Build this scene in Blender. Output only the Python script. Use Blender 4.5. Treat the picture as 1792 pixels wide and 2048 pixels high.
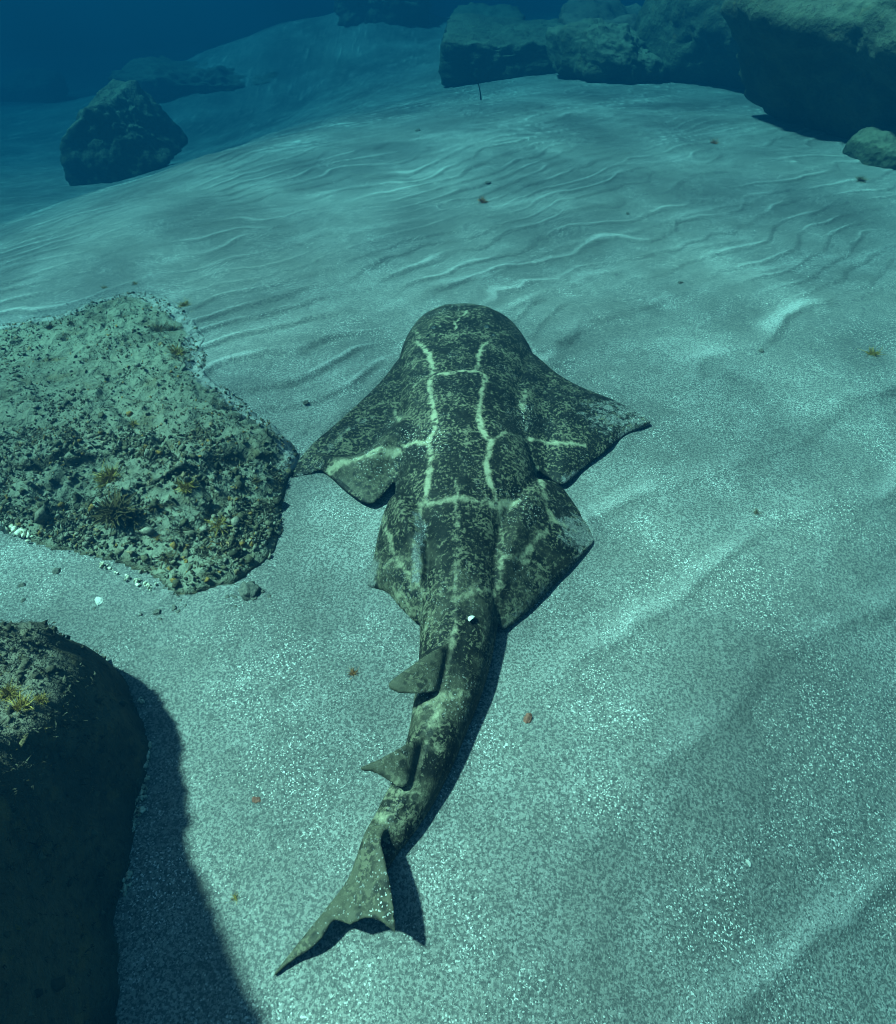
import bpy, bmesh, math, random
import numpy as np
from mathutils import Vector, Matrix
from mathutils.bvhtree import BVHTree
from mathutils.kdtree import KDTree

for o in list(bpy.data.objects):
    bpy.data.objects.remove(o)
scene = bpy.context.scene
COL = scene.collection
rnd = random.Random(7)
RNG = np.random.default_rng(11)

# ------------------------------------------------------------------ camera
CAM_H = 0.78
PITCH = math.radians(44.0)
VFOV = math.radians(74.0)
cam_d = bpy.data.cameras.new('camera')
cam_d.sensor_fit = 'VERTICAL'
cam_d.angle = VFOV
cam_d.clip_start = 0.02
cam_d.clip_end = 300
cam = bpy.data.objects.new('camera', cam_d)
COL.objects.link(cam)
cam.location = (0, 0, CAM_H)
cam.rotation_euler = (math.pi / 2 - PITCH, 0, 0)
scene.camera = cam

# ------------------------------------------------------------------ light
SUN_TO = Vector((-0.66, 0.06, 1.0)).normalized()
world = bpy.data.worlds.new('World')
scene.world = world
world.use_nodes = True
wn = world.node_tree
wn.nodes.clear()
sky = wn.nodes.new('ShaderNodeTexSky')
sky.sky_type = 'NISHITA'
sky.sun_disc = False
sky.sun_elevation = math.asin(SUN_TO.z)
sky.sun_rotation = math.atan2(SUN_TO.x, SUN_TO.y)
bg = wn.nodes.new('ShaderNodeBackground')
bg.inputs['Strength'].default_value = 0.05
wo = wn.nodes.new('ShaderNodeOutputWorld')
wn.links.new(sky.outputs[0], bg.inputs[0])
wn.links.new(bg.outputs[0], wo.inputs[0])
sun_d = bpy.data.lights.new('sun', 'SUN')
sun_d.energy = 5.0
sun_d.angle = math.radians(3.0)
sun_d.color = (1.0, 0.97, 0.92)
sun = bpy.data.objects.new('sun', sun_d)
COL.objects.link(sun)
sun.rotation_euler = SUN_TO.to_track_quat('Z', 'Y').to_euler()

scene.view_settings.view_transform = 'Standard'
scene.view_settings.look = 'None'
scene.view_settings.gamma = 1.0
scene.view_settings.use_curve_mapping = False
scene.view_settings.exposure = 3.1
cy = scene.cycles
cy.use_denoising = True
cy.volume_bounces = 0
cy.max_bounces = 6
cy.diffuse_bounces = 2
cy.glossy_bounces = 2
cy.transparent_max_bounces = 12
cy.use_adaptive_sampling = False
cy.filter_width = 1.05

# ------------------------------------------------------------------ numpy noise
_perm = np.random.default_rng(3).permutation(256).astype(np.int64)
_perm = np.concatenate([_perm, _perm])
_g = np.random.default_rng(4).normal(size=(256, 3))
_g /= np.linalg.norm(_g, axis=1)[:, None]


def pn(x, y, z=0.0):
    """Perlin noise, roughly -1..1"""
    x, y, z = np.broadcast_arrays(np.asarray(x, float), np.asarray(y, float), np.asarray(z, float))
    xi = np.floor(x).astype(np.int64); yi = np.floor(y).astype(np.int64); zi = np.floor(z).astype(np.int64)
    xf = x - xi; yf = y - yi; zf = z - zi
    u = xf * xf * xf * (xf * (xf * 6 - 15) + 10)
    v = yf * yf * yf * (yf * (yf * 6 - 15) + 10)
    w = zf * zf * zf * (zf * (zf * 6 - 15) + 10)
    r = 0
    for i in (0, 1):
        for j in (0, 1):
            for k in (0, 1):
                h = _perm[_perm[_perm[(xi + i) & 255] + ((yi + j) & 255)] + ((zi + k) & 255)]
                g = _g[h]
                d = g[..., 0] * (xf - i) + g[..., 1] * (yf - j) + g[..., 2] * (zf - k)
                r = r + d * (u if i else 1 - u) * (v if j else 1 - v) * (w if k else 1 - w)
    return r * 1.5


def fbm(x, y, z=0.0, oct=4, gain=0.5):
    r = 0; a = 1; f = 1
    for i in range(oct):
        r = r + a * pn(np.asarray(x) * f + 17.3 * i, np.asarray(y) * f - 9.1 * i, np.asarray(z) * f + 3.7 * i)
        a *= gain; f *= 2.03
    return r


def sstep(a, b, x):
    t = np.clip((x - a) / (b - a), 0, 1)
    return t * t * (3 - 2 * t)


# ------------------------------------------------------------------ photo pixel (1792x2048) -> place on a level z
F_PX = 1024 / math.tan(VFOV / 2)
SP, CP = math.sin(PITCH), math.cos(PITCH)


def px(u, v, z=0.0):
    dx = (u - 896) / F_PX; dy = (v - 1024) / F_PX
    d = (dx, CP - dy * SP, -SP - dy * CP)
    t = (z - CAM_H) / d[2]
    return Vector((d[0] * t, d[1] * t, z))


def px_at(u, v, dist):
    """point on the pixel's ray at forward distance y = dist"""
    dx = (u - 896) / F_PX; dy = (v - 1024) / F_PX
    d = (dx, CP - dy * SP, -SP - dy * CP)
    t = dist / d[1]
    return Vector((d[0] * t, dist, CAM_H + d[2] * t))


# ------------------------------------------------------------------ object helpers
def tag(o, label=None, cat=None, group=None, kind=None):
    if label: o['label'] = label
    if cat: o['category'] = cat
    if group: o['group'] = group
    if kind: o['kind'] = kind
    return o


def mesh_np(name, verts, faces, mat=None, parent=None, smooth=True, attrs=None):
    """faces: (n,3) or (n,4) int array"""
    me = bpy.data.meshes.new(name)
    verts = np.ascontiguousarray(verts, dtype=np.float32); faces = np.ascontiguousarray(faces, dtype=np.int32)
    n, k = faces.shape
    me.vertices.add(len(verts)); me.vertices.foreach_set('co', verts.ravel())
    me.loops.add(n * k); me.loops.foreach_set('vertex_index', faces.ravel())
    me.polygons.add(n)
    me.polygons.foreach_set('loop_start', np.arange(0, n * k, k, dtype=np.int32))
    me.polygons.foreach_set('loop_total', np.full(n, k, dtype=np.int32))
    me.polygons.foreach_set('use_smooth', np.full(n, smooth, dtype=bool))
    if attrs:
        for an, arr in attrs.items():
            a = me.attributes.new(an, 'FLOAT', 'POINT')
            a.data.foreach_set('value', np.ascontiguousarray(arr, dtype=np.float32))
    me.update(calc_edges=True)
    me.validate()
    o = bpy.data.objects.new(name, me)
    COL.objects.link(o)
    if mat: me.materials.append(mat)
    if parent: o.parent = parent
    return o


def grid_faces(nu, nv):
    i = np.arange(nu - 1)[:, None] * nv + np.arange(nv - 1)[None, :]
    i = i.ravel()
    return np.stack([i, i + nv, i + nv + 1, i + 1], 1)


# ------------------------------------------------------------------ node helper
class NT:
    def __init__(s, name):
        s.m = bpy.data.materials.new(name); s.m.use_nodes = True
        s.t = s.m.node_tree; s.t.nodes.clear()
        s.out = s.t.nodes.new('ShaderNodeOutputMaterial')

    def n(s, typ, props=None, **ins):
        nd = s.t.nodes.new(typ)
        for k, v in (props or {}).items(): setattr(nd, k, v)
        for k, v in ins.items():
            key = int(k[1:]) if k[0] == 'i' and k[1:].isdigit() else k.replace('_', ' ')
            s.set(nd.inputs[key], v)
        return nd

    def set(s, sock, v):
        if hasattr(v, 'is_output') or isinstance(v, bpy.types.NodeSocket): s.t.links.new(v, sock)
        elif isinstance(v, tuple) and len(v) == 3 and sock.type == 'RGBA': sock.default_value = (*v, 1)
        else: sock.default_value = v

    def co(s): return s.n('ShaderNodeTexCoord').outputs['Object']

    def noise(s, vec, scale, detail=3.0, rough=0.55, dist=0.0):
        return s.n('ShaderNodeTexNoise', Vector=vec, Scale=scale, Detail=detail, Roughness=rough, Distortion=dist).outputs[0]

    def voro(s, vec, scale, feature='F1', out='Distance'):
        return s.n('ShaderNodeTexVoronoi', {'feature': feature}, Vector=vec, Scale=scale).outputs[out]

    def ramp(s, fac, a, b, va=0.0, vb=1.0):
        nd = s.n('ShaderNodeMapRange', {'interpolation_type': 'SMOOTHSTEP'}, Value=fac)
        nd.inputs['From Min'].default_value = a; nd.inputs['From Max'].default_value = b
        nd.inputs['To Min'].default_value = va; nd.inputs['To Max'].default_value = vb
        return nd.outputs[0]

    def math(s, op, a, b=0.0, c=0.0):
        nd = s.t.nodes.new('ShaderNodeMath'); nd.operation = op
        s.set(nd.inputs[0], a); s.set(nd.inputs[1], b); s.set(nd.inputs[2], c)
        return nd.outputs[0]

    def mix(s, fac, a, b, blend='MIX'):
        nd = s.t.nodes.new('ShaderNodeMix'); nd.data_type = 'RGBA'; nd.blend_type = blend
        s.set(nd.inputs[0], fac); s.set(nd.inputs[6], a); s.set(nd.inputs[7], b)
        return nd.outputs[2]

    def attr(s, name): return s.n('ShaderNodeAttribute', {'attribute_name': name}).outputs['Fac']

    def upness(s):
        g = s.n('ShaderNodeNewGeometry')
        return s.n('ShaderNodeSeparateXYZ', i0=g.outputs['Normal']).outputs[2]

    def bump(s, h, strength, dist, normal=None):
        nd = s.n('ShaderNodeBump', Height=h, Strength=strength, Distance=dist)
        if normal is not None: s.set(nd.inputs['Normal'], normal)
        return nd.outputs[0]

    def done(s, color, rough=0.85, normal=None, spec=0.25, **kw):
        b = s.n('ShaderNodeBsdfPrincipled')
        s.set(b.inputs['Base Color'], color); s.set(b.inputs['Roughness'], rough)
        b.inputs['Specular IOR Level'].default_value = spec
        if normal is not None: s.set(b.inputs['Normal'], normal)
        for k, v in kw.items(): s.set(b.inputs[k.replace('_', ' ')], v)
        s.t.links.new(b.outputs[0], s.out.inputs[0])
        return s.m


def sand_colour(n, co):
    """grey volcanic sand: grain by grain light and dark, with drifts of paler shell sand"""
    big = n.ramp(n.noise(co, 2.6, 4, 0.6, 0.6), 0.35, 0.7)
    mid = n.noise(co, 16, 4, 0.65)
    g1 = n.voro(co, 640, out='Color')
    g1 = n.n('ShaderNodeSeparateColor', i0=g1).outputs[0]
    g2 = n.noise(co, 290, 2, 0.7)
    c = n.mix(big, (0.150, 0.148, 0.135), (0.275, 0.272, 0.25))
    c = n.mix(n.ramp(mid, 0.40, 0.62), n.mix(0.45, c, (0.13, 0.125, 0.11)), c)
    c = n.mix(n.ramp(g2, 0.41, 0.60), n.mix(0.82, c, (0.05, 0.05, 0.048)), c)
    pale = n.math('MULTIPLY', n.ramp(g1, 0.84, 0.98), n.ramp(n.noise(co, 7, 4, 0.65), 0.42, 0.68, 0.08, 1.0))
    c = n.mix(pale, c, (0.58, 0.57, 0.53))
    c = n.mix(n.ramp(g1, 0.16, 0.0, 0.0, 0.75), c, (0.035, 0.035, 0.035))
    return c, g1, g2, mid


def mat_sand():
    n = NT('sand'); co = n.co()
    c, g1, g2, mid = sand_colour(n, co)
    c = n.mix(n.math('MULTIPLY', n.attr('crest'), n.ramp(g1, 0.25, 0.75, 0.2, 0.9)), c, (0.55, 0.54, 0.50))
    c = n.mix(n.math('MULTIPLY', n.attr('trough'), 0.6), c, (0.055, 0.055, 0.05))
    h = n.math('ADD', n.math('MULTIPLY', g2, 0.6), n.math('MULTIPLY', g1, 0.7))
    nm = n.bump(n.noise(co, 45, 4, 0.6), 0.5, 0.006)
    nm = n.bump(h, 0.8, 0.0022, nm)
    return n.done(c, 0.8, nm, 0.3)


# ------------------------------------------------------------------ sea floor
_crest_px = [(-900, 700), (-400, 560), (0, 440), (300, 330), (600, 262), (900, 222), (1200, 212), (1450, 225), (1792, 250), (2300, 260)]
_crest = sorted(((p.x, p.y) for p in (px(u, v) for u, v in _crest_px)))
_cx = np.array([p[0] for p in _crest]); _cyy = np.array([p[1] for p in _crest])
_sh_pts = np.array([[p.x, p.y] for p in (px(920, 660), px(915, 900), px(910, 1100), px(900, 1300), px(860, 1500), px(770, 1680), px(650, 1880))])


def seg_dist(x, y, poly, closed=False):
    d = np.full(np.shape(x), 1e9)
    m = len(poly)
    for i in range(m if closed else m - 1):
        a = poly[i]; b = poly[(i + 1) % m]
        ex, ey = b[0] - a[0], b[1] - a[1]
        L = ex * ex + ey * ey + 1e-12
        t = np.clip(((x - a[0]) * ex + (y - a[1]) * ey) / L, 0, 1)
        d = np.minimum(d, np.hypot(x - a[0] - t * ex, y - a[1] - t * ey))
    return d


def inside(x, y, poly):
    c = np.zeros(np.shape(x), bool)
    m = len(poly)
    for i in range(m):
        x1, y1 = poly[i]; x2, y2 = poly[(i + 1) % m]
        cond = ((y1 > y) != (y2 > y)) & (x < (x2 - x1) * (y - y1) / (y2 - y1 + 1e-12) + x1)
        c ^= cond
    return c


_fin_pts = np.array([[p.x, p.y] for p in (px(600, 930), px(760, 860), px(915, 840), px(1100, 830), px(1290, 845))])
_OUT = [(925, 612), (970, 616), (1010, 640), (1046, 672), (1070, 712), (1112, 743), (1160, 769), (1230, 799), (1300, 842), (1205, 906), (1126, 967), (1190, 1078), (1110, 1168), (1005, 1260), (985, 1312), (964, 1387), (934, 1462), (900, 1542), (864, 1610), (826, 1665), (790, 1705),
        (716, 1715), (740, 1650), (762, 1602), (790, 1548), (815, 1470), (829, 1385), (838, 1300), (835, 1243), (772, 1185), (734, 1168), (750, 1080), (775, 1015), (742, 1006), (646, 942), (580, 956), (612, 895), (668, 846), (715, 804), (764, 757), (804, 706), (820, 662), (848, 632), (885, 614)]
_OUTP = np.array([[p.x, p.y] for p in (px(u, v) for u, v in _OUT)])


def ripple(p, w=0.16, e=1.35):
    f = p - np.floor(p)
    t = np.where(f < w, f / w, (1 - f) / (1 - w))
    return np.where(f < w, t, t ** e), np.exp(-((f - 0.03) / 0.05) ** 2)


def ground(x, y, want_trough=False, ripples=1.0):
    x = np.asarray(x, float); y = np.asarray(y, float)
    z = 0.020 * pn(x * 1.1, y * 1.1, 2.2) + 0.007 * pn(x * 3.1, y * 3.1, 7.7)
    ds = np.minimum(seg_dist(x, y, _sh_pts), seg_dist(x, y, _fin_pts) + 0.03)
    near = sstep(0.05, 0.25, ds)
    z = z * (0.25 + 0.75 * near)
    a = math.radians(37)
    wq = 0.20 * pn(x * 1.5, y * 1.5, 1.3) + 0.060 * pn(x * 4.7, y * 4.7, 4.1) + 0.016 * pn(x * 13, y * 13, 6.1)
    q = -x * math.sin(a) + y * math.cos(a) + wq
    m = pn(x * 2.1 + 5, y * 2.1, 9.3)
    m1 = sstep(0.45, -0.10, x - 0.25 * (y - 1.0)) * (0.25 + 0.75 * sstep(-0.5, 0.1, m)) * sstep(0.75, 1.0, y)
    m1 = np.maximum(m1, 0.22 * sstep(-0.3, 0.3, pn(x * 2.6, y * 2.6, 14.2)))
    m1 = np.maximum(m1, 0.9 * sstep(1.25, 1.8, y) * sstep(-0.4, 0.2, m))
    m2 = (0.35 + 0.65 * sstep(-0.4, 0.3, pn(x * 1.7 - 3, y * 1.7, 5.5))) * sstep(-0.1, 0.5, x + 0.35 * (y - 1) * 1.0 + 0.2) * (0.25 + 0.75 * sstep(1.9, 1.3, y))
    r1, t1 = ripple(q / 0.085)
    q2 = -x * math.sin(a - 0.06) + y * math.cos(a - 0.06) + 0.11 * pn(x * 1.4, y * 1.4, 1.9) + 0.040 * pn(x * 4.6, y * 4.6, 7.1) + 0.013 * pn(x * 13, y * 13, 2.1)
    r2, t2 = ripple(q2 / 0.20 + 0.3, 0.10, 2.6)
    z = z + ripples * ((0.0094 - 0.0036 * sstep(1.3, 2.0, y)) * r1 * m1 * near + 0.0115 * r2 * m2 * near)
    z = z + 0.0022 * fbm(x * 9, y * 9, 1.0, 3) + 0.0006 * fbm(x * 45, y * 45, 2.0, 2)
    # sand banked against the animal
    z = z + 0.0075 * np.exp(-(seg_dist(x, y, _OUTP, True) / 0.016) ** 2) * sstep(-0.35, 0.5, pn(x * 11, y * 11, 3.1)) * np.where(ds < 0.3, 1.0, 0.0)
    # the bank falls away behind its crest
    d = y - np.interp(x, _cx, _cyy) + 0.15 * pn(x * 0.8, y * 0.8, 3.3)
    sp = 0.5 * np.logaddexp(0, d / 0.5)
    sl = np.interp(x, [-3, -1.2, 0, 1.0, 2.5], [0.25, 0.24, 0.178, 0.135, 0.11])
    z = z - 2.6 * (1 - np.exp(-sl / 2.6 * sp))
    z = z + 0.75 * np.exp(-(((x + 1.5) / 1.8) ** 2 + ((y - 8.2) / 1.4) ** 2))
    z = z + 0.08 * pn(x * 0.45, y * 0.45, 6.6) * sstep(3.5, 6, y)
    # sand dipped away from the sun, shaped to darken the near right corner
    z = z - 0.14 * sstep(0.10, 0.85, x - 0.9 * (y - 0.28))
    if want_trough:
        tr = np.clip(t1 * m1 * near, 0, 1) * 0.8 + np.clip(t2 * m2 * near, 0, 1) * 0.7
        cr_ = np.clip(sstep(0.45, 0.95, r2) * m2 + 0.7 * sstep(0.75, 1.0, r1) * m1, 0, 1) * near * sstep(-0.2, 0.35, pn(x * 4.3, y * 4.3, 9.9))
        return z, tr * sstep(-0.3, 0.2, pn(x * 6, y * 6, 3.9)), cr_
    return z


def gz(x, y): return float(ground(np.array([x]), np.array([y]))[0])


def axis(lo, f0, f1, hi, step, grow):
    mid = list(np.arange(f0, f1, step))
    a = []; p = f0; s = step
    while p > lo:
        s *= grow; p -= s; a.append(max(p, lo))
    b = []; p = mid[-1]; s = step
    while p < hi:
        s *= grow; p += s; b.append(min(p, hi))
    return np.array(a[::-1] + mid + b)


M_SAND = mat_sand()
gx = axis(-40, -1.5, 1.6, 40, 0.0062, 1.022)
gy = axis(-10, 0.05, 2.4, 40, 0.0062, 1.016)
GX, GY = np.meshgrid(gx, gy, indexing='ij')
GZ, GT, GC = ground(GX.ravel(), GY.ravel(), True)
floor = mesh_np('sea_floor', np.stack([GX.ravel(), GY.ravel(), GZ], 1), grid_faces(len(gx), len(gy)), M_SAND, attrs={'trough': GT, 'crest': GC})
tag(floor, 'rippled grey sand of the sea floor', kind='structure')

# ------------------------------------------------------------------ unseen water surface sheet: tint and painted caustic pattern added to shape the sunlight
def mat_water_filter():
    n = NT('water_surface_filter'); co = n.co()
    w = n.n('ShaderNodeTexNoise', Vector=co, Scale=0.9, Detail=2.0).outputs[1]
    wv = n.n('ShaderNodeMix', {'data_type': 'VECTOR'}, i0=0.35, i4=co, i5=w).outputs[1]
    v1 = n.voro(wv, 2.3, 'DISTANCE_TO_EDGE'); v2 = n.voro(wv, 4.1, 'DISTANCE_TO_EDGE')
    l = n.math('ADD', n.ramp(v1, 0.16, 0.0, 0, 0.34), n.ramp(v2, 0.14, 0.0, 0, 0.14))
    k = n.math('ADD', l, n.ramp(n.noise(co, 0.7, 2), 0.3, 0.7, 0.50, 0.68))
    c = n.mix(1.0, (0.90, 1.0, 0.78), n.n('ShaderNodeCombineColor', i0=k, i1=k, i2=k).outputs[0], 'MULTIPLY')
    t = n.n('ShaderNodeBsdfTransparent', Color=c)
    n.t.links.new(t.outputs[0], n.out.inputs[0])
    return n.m


wx = np.linspace(-90, 90, 61)
WX, WY = np.meshgrid(wx, wx, indexing='ij')
wz = 2.75 + 0.05 * pn(WX.ravel() * 0.3, WY.ravel() * 0.3)
surf = mesh_np('water_surface_filter', np.stack([WX.ravel(), WY.ravel(), wz], 1), grid_faces(61, 61), mat_water_filter())
tag(surf, 'unseen water surface sheet, tinted and patterned to filter the sunlight', kind='structure')


# ------------------------------------------------------------------ rocks
def mat_rock(name, dark, light, dust, dust_amt=0.8, ochre=0.3):
    n = NT(name); co = n.co()
    a = n.noise(co, 9, 5, 0.65); b = n.noise(co, 60, 4, 0.7); v = n.voro(co, 55)
    c = n.mix(n.ramp(a, 0.35, 0.65), dark, light)
    c = n.mix(n.math('MULTIPLY', n.ramp(n.noise(co, 23, 3), 0.55, 0.72), ochre), c, (0.17, 0.11, 0.035))
    c = n.mix(n.ramp(b, 0.5, 0.3, 0, 0.7), c, (0.02, 0.02, 0.016))
    up = n.ramp(n.upness(), 0.45, 0.92)
    du = n.math('MULTIPLY', n.math('MULTIPLY', up, n.ramp(n.noise(co, 14, 5, 0.7), 0.28, 0.52)), dust_amt)
    c = n.mix(du, c, dust)
    c = n.mix(n.ramp(n.math('ADD', n.attr('silt'), n.math('SUBTRACT', n.noise(co, 30, 4, 0.7), 0.5)), 0.3, 0.6), c, (0.23, 0.225, 0.205))
    h = n.math('ADD', b, n.math('MULTIPLY', v, 0.8))
    nm = n.bump(n.noise(co, 26, 5, 0.7), 0.8, 0.02)
    nm = n.bump(h, 0.9, 0.006, nm)
    return n.done(c, 0.9, nm, 0.15)


M_ROCK = mat_rock('turfed_rock', (0.045, 0.04, 0.026), (0.11, 0.095, 0.06), (0.168, 0.165, 0.122), 0.9, 0.5)
M_DARK = mat_rock('dark_shaggy_rock', (0.03, 0.026, 0.018), (0.075, 0.062, 0.04), (0.17, 0.155, 0.115), 0.55, 0.4)
M_FAR = mat_rock('boulder_rock', (0.020, 0.026, 0.016), (0.058, 0.068, 0.042), (0.12, 0.125, 0.085), 0.6, 0.2)


def mat_clump(name, tones):
    n = NT(name); co = n.co(); t = n.attr('tone')
    c = n.mix(n.ramp(t, 0.0, 0.4), tones[0], tones[1])
    c = n.mix(n.ramp(t, 0.45, 0.8), c, tones[2])
    c = n.mix(n.ramp(t, 0.88, 0.97), c, tones[3])
    c = n.mix(n.ramp(n.noise(co, 250, 2), 0.35, 0.65, 0.0, 0.45), c, (0.03, 0.028, 0.02))
    return n.done(c, 0.9, n.bump(n.noise(co, 300, 3), 0.7, 0.003), 0.1)


M_CLUMP = mat_clump('algae_turf', [(0.035, 0.032, 0.02), (0.10, 0.085, 0.05), (0.22, 0.20, 0.15), (0.24, 0.13, 0.035)])
M_CLUMPD = mat_clump('dark_algae_turf', [(0.022, 0.02, 0.014), (0.05, 0.042, 0.027), (0.10, 0.088, 0.06), (0.13, 0.09, 0.03)])

_t = (1 + 5 ** 0.5) / 2
_ico_v = np.array([(-1, _t, 0), (1, _t, 0), (-1, -_t, 0), (1, -_t, 0), (0, -1, _t), (0, 1, _t), (0, -1, -_t), (0, 1, -_t), (_t, 0, -1), (_t, 0, 1), (-_t, 0, -1), (-_t, 0, 1)], float)
_ico_v /= np.linalg.norm(_ico_v[0])
_ico_f = np.array([(0, 11, 5), (0, 5, 1), (0, 1, 7), (0, 7, 10), (0, 10, 11), (1, 5, 9), (5, 11, 4), (11, 10, 2), (10, 7, 6), (7, 1, 8), (3, 9, 4), (3, 4, 2), (3, 2, 6), (3, 6, 8), (3, 8, 9), (4, 9, 5), (2, 4, 11), (6, 2, 10), (8, 6, 7), (9, 8, 1)])


def blobs(name, P, S, tone, mat, parent=None, stretch=None, smooth=True, jitter=0.35):
    """many small irregular lumps as one mesh"""
    n = len(P)
    V = _ico_v[None] * (1 + jitter * RNG.normal(size=(n, 12, 1)).clip(-1.5, 1.5))
    sc = S[:, None, None] * RNG.uniform(0.6, 1.4, (n, 1, 3))
    V = V * sc
    if stretch is not None:
        V = V + (V @ np.array(stretch[0]))[..., None] * np.array(stretch[1]) * RNG.uniform(0.3, 1, (n, 1, 1))
    V = V + P[:, None, :]
    Fc = (_ico_f[None] + 12 * np.arange(n)[:, None, None]).reshape(-1, 3)
    return mesh_np(name, V.reshape(-1, 3), Fc, mat, parent, smooth, {'tone': np.repeat(tone, 12)})


def poly_rock(name, foot_px, hfun, slope_w, mat, step=0.006, rough=0.012, seed=0.0, lateral=0.012, rmod=lambda x, y: 1.0):
    """rock standing on the sand: outline of its foot, height function, sloping sides"""
    P = [Vector((q[1], q[2], 0)) if q[0] == 'place' else px(q[0], q[1], q[2] if len(q) > 2 else 0.0) for q in foot_px]
    P = [Vector((q.x, q.y, 0)) for q in P]
    # round the outline off
    pts = []
    m = len(P)
    for i in range(m):
        p0, p1, p2, p3 = P[i - 1], P[i], P[(i + 1) % m], P[(i + 2) % m]
        for k in range(4):
            t = k / 4
            q = 0.5 * ((2 * p1) + (-p0 + p2) * t + (2 * p0 - 5 * p1 + 4 * p2 - p3) * t * t + (-p0 + 3 * p1 - 3 * p2 + p3) * t ** 3)
            pts.append((q.x, q.y))
    A = np.array(pts)
    x = np.arange(A[:, 0].min() - 0.06, A[:, 0].max() + 0.06, step)
    y = np.arange(A[:, 1].min() - 0.06, A[:, 1].max() + 0.06, step)
    X, Y = np.meshgrid(x, y, indexing='ij')
    xf, yf = X.ravel(), Y.ravel()
    sd = seg_dist(xf, yf, A, True)
    sd = np.where(inside(xf, yf, A), sd, -sd)
    sd = sd + 0.022 * fbm(xf * 7, yf * 7, seed, 3)
    H = hfun(xf, yf)
    w = slope_w(xf, yf)
    s = np.clip(sd / w, 0, 1)
    prof = 1 - (1 - s) ** 2.2
    base = ground(xf, yf)
    base = base + (ground(xf, yf, ripples=0.0) - base) * sstep(0, 0.25, s)
    z = base + H * prof + rough * rmod(xf, yf) * sstep(0.0, 0.5, s) * fbm(xf * 9, yf * 9, seed + 4, 4, 0.55) + 0.35 * rough * sstep(0, 0.2, s) * fbm(xf * 42, yf * 42, seed + 1, 3)
    z = np.where(sd < 0, base - 0.03 + np.maximum(sd, -0.03), z)
    lateral = lateral * rmod(xf, yf)
    lx = lateral * fbm(xf * 11, yf * 11 + z * 14, seed + 8, 3) * sstep(0, 0.4, s)
    ly = lateral * fbm(xf * 11 + 30, yf * 11 + z * 14, seed + 9, 3) * sstep(0, 0.4, s)
    V = np.stack([xf + lx, yf + ly, z], 1)
    Fq = grid_faces(len(x), len(y))
    Fq = Fq[(sd[Fq] > -0.03).any(1)]
    used, inv = np.unique(Fq, return_inverse=True)
    silt = (sstep(0.07, 0.0, sd) * sstep(0.80, 1.0, yf))[used]
    return mesh_np(name, V[used], inv.reshape(-1, 4), mat, attrs={'silt': silt}), V[used], sd[used], s[used]


# --- wide low slab of rock left of the shark
SLAB_FOOT = [(-420, 760), (-60, 655), (120, 612), (225, 580), (330, 590), (396, 652), (414, 738), (474, 798), (556, 862), (592, 915), (572, 985), (556, 1080), (505, 1150), (440, 1182), (360, 1190), (285, 1168), (190, 1126), (105, 1098), (0, 1050), (-300, 990)]


def slab_h(x, y):
    back = sstep(1.55, 0.85, y)
    ns = fbm(x * 3.1, y * 3.1, 5.0, 3)
    h = (0.016 + 0.052 * back + 0.016 * ns) * (1 - 0.55 * sstep(-0.75, -0.35, x) * sstep(0.95, 1.2, y))
    for sc, zz, dp in ((3.4, 21.0, 0.020), (6.5, 24.0, 0.012)):
        cn = pn(x * sc + 0.8 * pn(x * 5, y * 5, 2.0), y * sc * 1.5, zz)
        h = h - dp * np.exp(-(cn / 0.05) ** 2) * (0.45 + 0.55 * sstep(1.05, 0.8, y))
    # ledges and hollows of the shaded side
    h = h - 0.055 * np.exp(-(((x + 0.40) / 0.10) ** 2 + ((y - 0.735) / 0.07) ** 2))
    h = h - 0.05 * np.exp(-(((x + 0.60) / 0.07) ** 2 + ((y - 0.83) / 0.05) ** 2))
    return np.maximum(h, 0.012)


slab, SV, SSD, SS = poly_rock('flat_rock', SLAB_FOOT, slab_h, lambda x, y: 0.11 + 0.05 * sstep(1.0, 0.75, y), M_ROCK, 0.0055, 0.020, 2.0, 0.020, lambda x, y: 0.30 + 0.7 * sstep(0.98, 0.80, y))
tag(slab, 'wide low rock crusted with silt and brown algae, beside the fin of the shark', 'rock')

# --- tall dark rock at the near left
NEAR_FOOT = [(-500, 1235, .10), (-100, 1238, .10), (60, 1244, .09), (160, 1258, .07), (234, 1320, .035), (282, 1405, .015), (294, 1470), (276, 1600), (252, 1750), (238, 1900), (232, 2100), ('place', -0.34, 0.0), ('place', -0.36, -0.25), ('place', -0.9, -0.35), ('place', -1.25, 0.1)]


def near_h(x, y):
    return 0.16 + 0.025 * fbm(x * 3.3, y * 3.3, 9.0, 3) + 0.16 * sstep(0.40, 0.12, y) + 0.04 * sstep(-0.42, -0.6, x)


near_rock, NV, NSD, NS_ = poly_rock('tall_rock', NEAR_FOOT, near_h, lambda x, y: 0.085 + 0 * x, M_DARK, 0.005, 0.010, 12.0, 0.010)
tag(near_rock, 'tall rounded dark rock with shaggy brown turf, throwing its shadow over the sand', 'rock')


def scatter_on(V, mask, n, seed):
    r = np.random.default_rng(seed)
    p = np.clip(mask, 0, None); p = p / p.sum()
    i = r.choice(len(V), n, p=p)
    return V[i] + r.normal(0, 0.0015, (n, 3)), i


# turf lumps on the slab: thin on its silted top, dense on its side
side = sstep(1.05, 0.80, SV[:, 1]) * sstep(0.0, 0.1, SS)
patch = sstep(-0.15, 0.45, fbm(SV[:, 0] * 8, SV[:, 1] * 8, 3.0, 3))
mk = (SSD > 0.0) * (0.38 * (0.3 + patch) + 1.0 * side * (0.25 + patch))


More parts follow.
